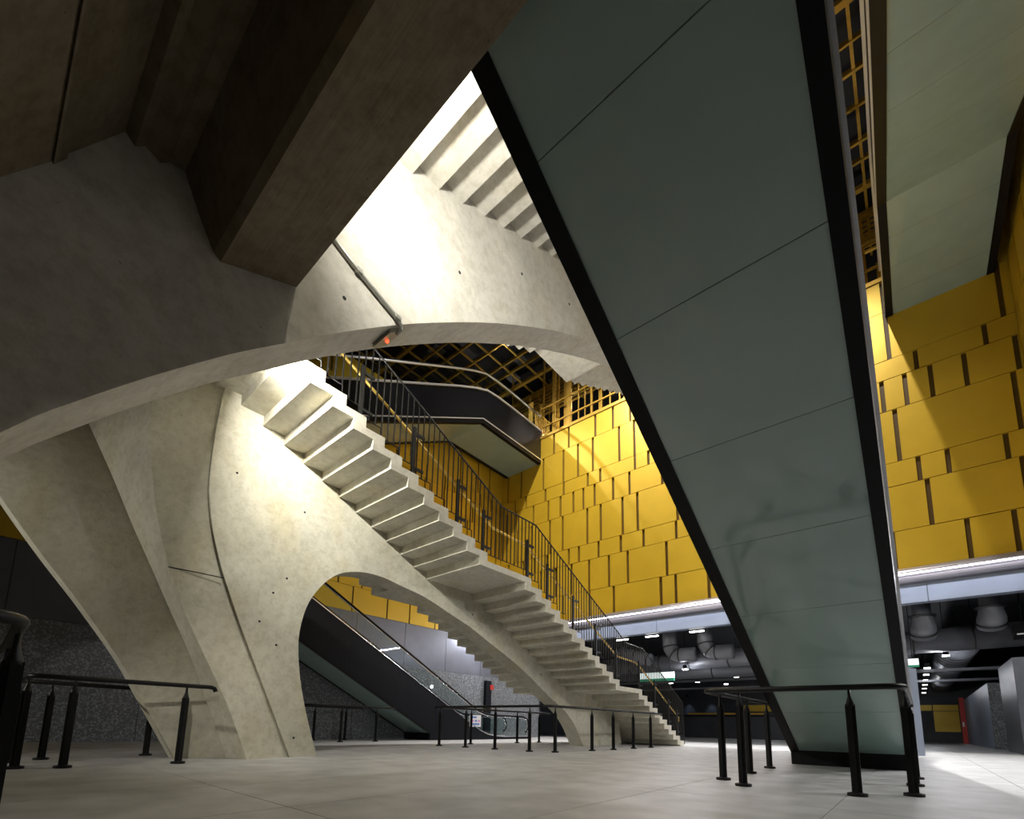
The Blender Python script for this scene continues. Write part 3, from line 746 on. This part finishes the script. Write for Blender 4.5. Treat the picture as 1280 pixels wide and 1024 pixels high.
# cable trays
for i, (y, z, lab) in enumerate([(26, 3.15, 'black cable tray crossing the lower hall, nearer'), (30, 3.05, 'black cable tray crossing the lower hall, farther')]):
    t_ = root('cable_tray', (-4, y, z), lab, 'cable tray')
    for dy in (0, .3): box('tray_rail', -14, 4, y + dy, y + dy + .05, z, z + .1, 'duct', t_)
# hall signs
s1 = root('hanging_sign', (-9.5, 22, 3.1), 'long lit white sign with a green lower edge behind the stair railing', 'sign')
box('face', -10.4, -8.65, 22, 22.08, 2.98, 3.28, 'signglow', s1); box('green_edge', -10.4, -8.65, 21.99, 22.09, 2.86, 2.98, 'green', s1)
for x in (-10.2, -8.85): tube('hanger', [(x, 22.04, 3.28), (x, 22.04, 5.5)], .012, 'black', s1, 6)
s2 = root('hanging_sign', (.05, 22, 3.1), 'small lit white sign with a green lower edge beside the escalator', 'sign')
box('face', -.12, .22, 22, 22.08, 3.02, 3.25, 'signglow', s2); box('green_edge', -.12, .22, 21.99, 22.09, 2.95, 3.02, 'green', s2)
tube('hanger', [(.05, 22.04, 3.25), (.05, 22.04, 5.5)], .012, 'black', s2, 6)
# totem
tt = root('totem', (0, 17.5, 0), 'slim light grey totem post standing behind the large escalator', 'post')
box('body', -.13, .10, 17.42, 17.58, 0, 2.42, 'bluegray', tt); box('marker', -.20, -.12, 17.40, 17.44, 1.85, 1.95, 'orange', tt)
# right-hand kiosks
def kiosk(x0, x1, y0, y1, h, mside, mfront, label):
    k = root('partition', (x0, y0, 0), label, 'partition')
    box('core', x0 + .03, x1, y0 + .03, y1, 0, h - .02, 'darkwall', k)
    n = max(1, int((y1 - y0) / 2.4)); d = (y1 - y0) / n
    for i in range(n): box('side_panel', x0, x0 + .03, y0 + i * d + .01, y0 + (i + 1) * d - .01, 0, h, mside, k)
    box('front_panel', x0 + .0, x1, y0 - .02, y0 + .03, 0, h, mfront, k)
    return k
kiosk(2.46, 2.95, 29.1, 43.0, 2.85, 'bluegray', 'terrazzo', 'long grey partition receding down the right of the hall')
kiosk(2.55, 5.9, 22.4, 26.0, 3.15, 'graypanel', 'graypanel', 'nearest grey partition at the right edge of the hall')
kiosk(2.96, 5.9, 28.6, 29.4, 3.3, 'terrazzo', 'terrazzo', 'dark speckled partition end between the grey partitions')
fc = root('fire_cabinet', (2.35, 43.5, 0), 'tall narrow red fire cabinet at the end of the grey partition', 'cabinet')
box('body', 2.22, 2.46, 43.1, 43.5, 0, 3.0, 'red', fc); box('label_plate', 2.27, 2.36, 43.08, 43.1, 1.1, 1.4, 'white', fc)
yp = root('wall_panel', (1.5, 45.9, 1), 'yellow wall panel with a thin upper band at the far end of the hall', 'panel')
box('main_panel', .95, 2.3, 45.95, 46, .75, 2.2, 'yellow', yp); box('upper_band', .95, 2.3, 45.95, 46, 2.24, 2.66, 'yellow', yp); box('side_band', -.2, .9, 45.95, 46, 2.24, 2.66, 'yellow', yp)
tag(box('wall_hall_end', -2, 6, 46.0, 46.2, 0, 5.5, 'darkwall'), kind='structure')
pj = root('projector', (2.7, 21.6, 3.9), 'dark box-shaped floodlight hanging at the upper right of the hall', 'floodlight')
bm = bmesh.new(); bm_prism(bm, [(21.2, 3.75), (21.6, 3.62), (21.7, 3.95), (21.3, 4.1)], 2.55, 3.0); link('body', bm, 'black', pj)
box('lens', 2.6, 2.95, 21.2, 21.22, 3.72, 3.76, 'white', pj); tube('bracket', [(2.78, 21.5, 4.0), (2.78, 21.5, 5.5)], .02, 'black', pj, 6)
em = root('floor_mat', (.8, 41, 0), 'dark metal entrance mat set on the far floor', 'mat')
box('frame', .25, 1.95, 36, 44, 0, .006, 'steel', em); box('grille', .30, 1.0, 36.05, 43.95, .004, .012, 'mat', em); box('grille', 1.05, 1.90, 36.05, 43.95, .004, .012, 'mat', em)
# far counter
ct = root('counter', (-9.5, 33.8, 0), 'long dark service counter at the far side of the hall', 'counter')
box('body', -14.5, -5.0, 33.8, 34.6, 0, 1.45, 'darkwall', ct); box('top', -14.6, -4.9, 33.7, 34.7, 1.45, 1.56, 'black', ct)
box('gold_shelf', -12.6, -7.6, 34.4, 34.6, 1.60, 1.72, 'gold', ct)  # plain gold strip of items on the counter top
cw = tag(box('wall_counter_back', -18.2, -4, 37, 37.2, 0, 5.5, 'darkwall'), kind='structure')
for a, b in ((-9.6, -7.4), (-7.3, -5.0)):
    unit('gold_band', a, b, 36.93, 37.0, 1.9, 2.35, 'yellow', cw)
for i, x in enumerate((-13.4, -11.7)):
    wlp = root('downlight', (x, 36.6, 3.0), ['small downlight behind the counter, the one nearer the stair railing', 'small downlight behind the counter, the one farther from the stairs'][i], 'lamp', 'downlights behind the counter')
    box('housing', x - .06, x + .06, 36.55, 36.67, 3.0, 3.2, 'black', wlp); tube('stem', [(x, 36.6, 3.2), (x, 36.6, 5.5)], .01, 'black', wlp, 6)
    spot('beam', (x, 36.6, 2.98), (x, 36.85, 0), 60, 70, (.7, .85, 1), .9, .05, wlp)
# standpipe with red call point on the left wall
sp_ = root('standpipe', (-15, 17.0, 0), 'dark vertical service post with a red call point against the speckled wall', 'post')
box('post', -15.14, -14.98, 15.75, 16.1, 0, 2.6, 'blackpanel', sp_); box('call_point', -14.99, -14.95, 16.0, 16.22, 2.2, 2.42, 'red', sp_)

# ------------------------------------------------------------------ lamps of the hall and atrium, with added fill floods
def flood(loc, target, power, angle, col, label, blend=1.0, size=.12, ceil=24.99):
    f = root('floodlight', loc, label, 'lamp')
    d = (Vector(target) - Vector(loc)).normalized(); p = Vector(loc)
    bm = bmesh.new(); bm_tube(bm, [p - d * .30, p - d * .02], [.10, .14], 14); link('housing', bm, 'black', f, True)
    tube('stem', [p - d * .2, (p.x, p.y, ceil)], .02, 'black', f, 6)
    spot('beam', p + d * .02, target, power, angle, col, blend, size, f)
WARM = (1, .93, .80)
flood((-11.5, 12.5, 22), (-11.5, 20, 10.5), 6500, 95, WARM, 'high floodlight aimed at the yellow wall above the stairs')
flood((-7.0, 12.5, 22), (-7.5, 20, 9.5), 6500, 90, WARM, 'high floodlight aimed at the middle of the yellow wall')
flood((-1.0, 12.0, 22), (.2, 20, 10.0), 4200, 55, WARM, 'high floodlight aimed at the right end of the yellow wall')
flood((-4.4, 11.0, 23), (-4.8, 12.0, 0), 30000, 52, (1, .98, .96), 'added unseen floodlight aimed down at the stone floor before the stairs')  # unseen fill light added to raise the floor brightness
for i, (yy, lab) in enumerate([(9.5, 'nearer'), (15.0, 'farther')]):
    a_ = root('ceiling_light', (4.2, yy, 5.6), lab + ' of the long ceiling lights over the right aisle', 'lamp', 'right aisle ceiling lights')
    box('housing', 4.05, 4.35, yy - .7, yy + .7, 5.60, 5.70, 'white', a_)
    area('glow', (4.2, yy, 5.58), (1.6, yy - .6, 2.0), 470, .25, 1.3, (1, .99, .98), a_)
pl_ = root('pole_lamp', (1.0, -1.0, 0), 'work lamp on a pole standing behind the viewpoint', 'lamp')
tube('pole', [(1.0, -1.0, 0), (1.0, -1.0, 3.1)], .03, 'black', pl_, 8); box('base', .75, 1.25, -1.25, -.75, 0, .03, 'black', pl_); box('housing', .93, 1.1, -1.12, -.88, 3.1, 3.3, 'black', pl_)
spot('beam', (.90, -.97, 3.2), (-8.3, 2.55, .5), 650, 20, (1, .96, .88), 1.0, .04, pl_)
pl2 = root('pole_lamp', (-9.6, -4.6, 0), 'work lamp on a pole in the bay left of the pier', 'lamp')
tube('pole', [(-9.6, -4.6, 0), (-9.6, -4.6, 2.3)], .03, 'black', pl2, 8); box('base', -9.85, -9.35, -4.85, -4.35, 0, .03, 'black', pl2); box('housing', -9.7, -9.5, -4.75, -4.55, 2.3, 2.5, 'black', pl2)
spot('beam', (-9.6, -4.52, 2.4), (-9.0, 2.0, 2.3), 420, 70, (1, .96, .86), .6, .05, pl2)
fw_ = root('bracket_lamp', (-14.4, 15.2, 4.5), 'lamp on a wall arm washing the grey panels by the escalator', 'lamp')
tube('arm', [(-15.15, 15.2, 4.75), (-14.4, 15.2, 4.75)], .02, 'black', fw_, 6)
box('housing', -14.48, -14.32, 15.12, 15.28, 4.6, 4.76, 'black', fw_)
spot('beam', (-14.4, 15.2, 4.58), (-15.1, 14.4, 3.6), 330, 150, (.88, .90, 1), .9, .08, fw_)
# globe lamps of the upper storey; the hidden pair is added to light the gold
for gx, gy, gz, lab in [(-14.2, 21.5, 18.2, 'glowing globe lamp behind the gold screen, by the wall corner'), (-12.1, 22.5, 20.6, 'glowing globe lamp behind the gold screen, under the upper stair'), (-20.5, 22.0, 20.0, 'added unseen globe lamp behind the black-fascia escalator'), (-1.5, 21.8, 19.5, 'added unseen globe lamp behind the gold screen, between the escalators')]:
    g_ = root('globe_lamp', (gx, gy, gz), lab, 'lamp')
    bm = bmesh.new(); bmesh.ops.create_uvsphere(bm, u_segments=16, v_segments=10, radius=.12, matrix=Matrix.Translation((gx, gy, gz))); link('globe', bm, 'lampglow', g_, True)
    tube('stem', [(gx, gy, gz + .12), (gx, gy, 24.99)], .012, 'black', g_, 6)
    d = bpy.data.lights.new('glow', 'POINT'); d.energy = 900; d.color = (1, .94, .84); d.shadow_soft_size = .13
    o = bpy.data.objects.new('glow', d); C.objects.link(o); o.location = (gx, gy, gz); attach(o, g_)
flood((-9.0, 8.5, 22.5), (-15.6, 11.5, 15.0), 2600, 44, (1, .96, .9), 'added unseen floodlight aimed at the black fascia of the upper escalator')  # unseen fill light added to brighten this escalator's side and trims
flood((-20.0, 9.0, 23), (-17.0, 17.0, 15.0), 2500, 80, WARM, 'high floodlight above the black-fascia escalator')
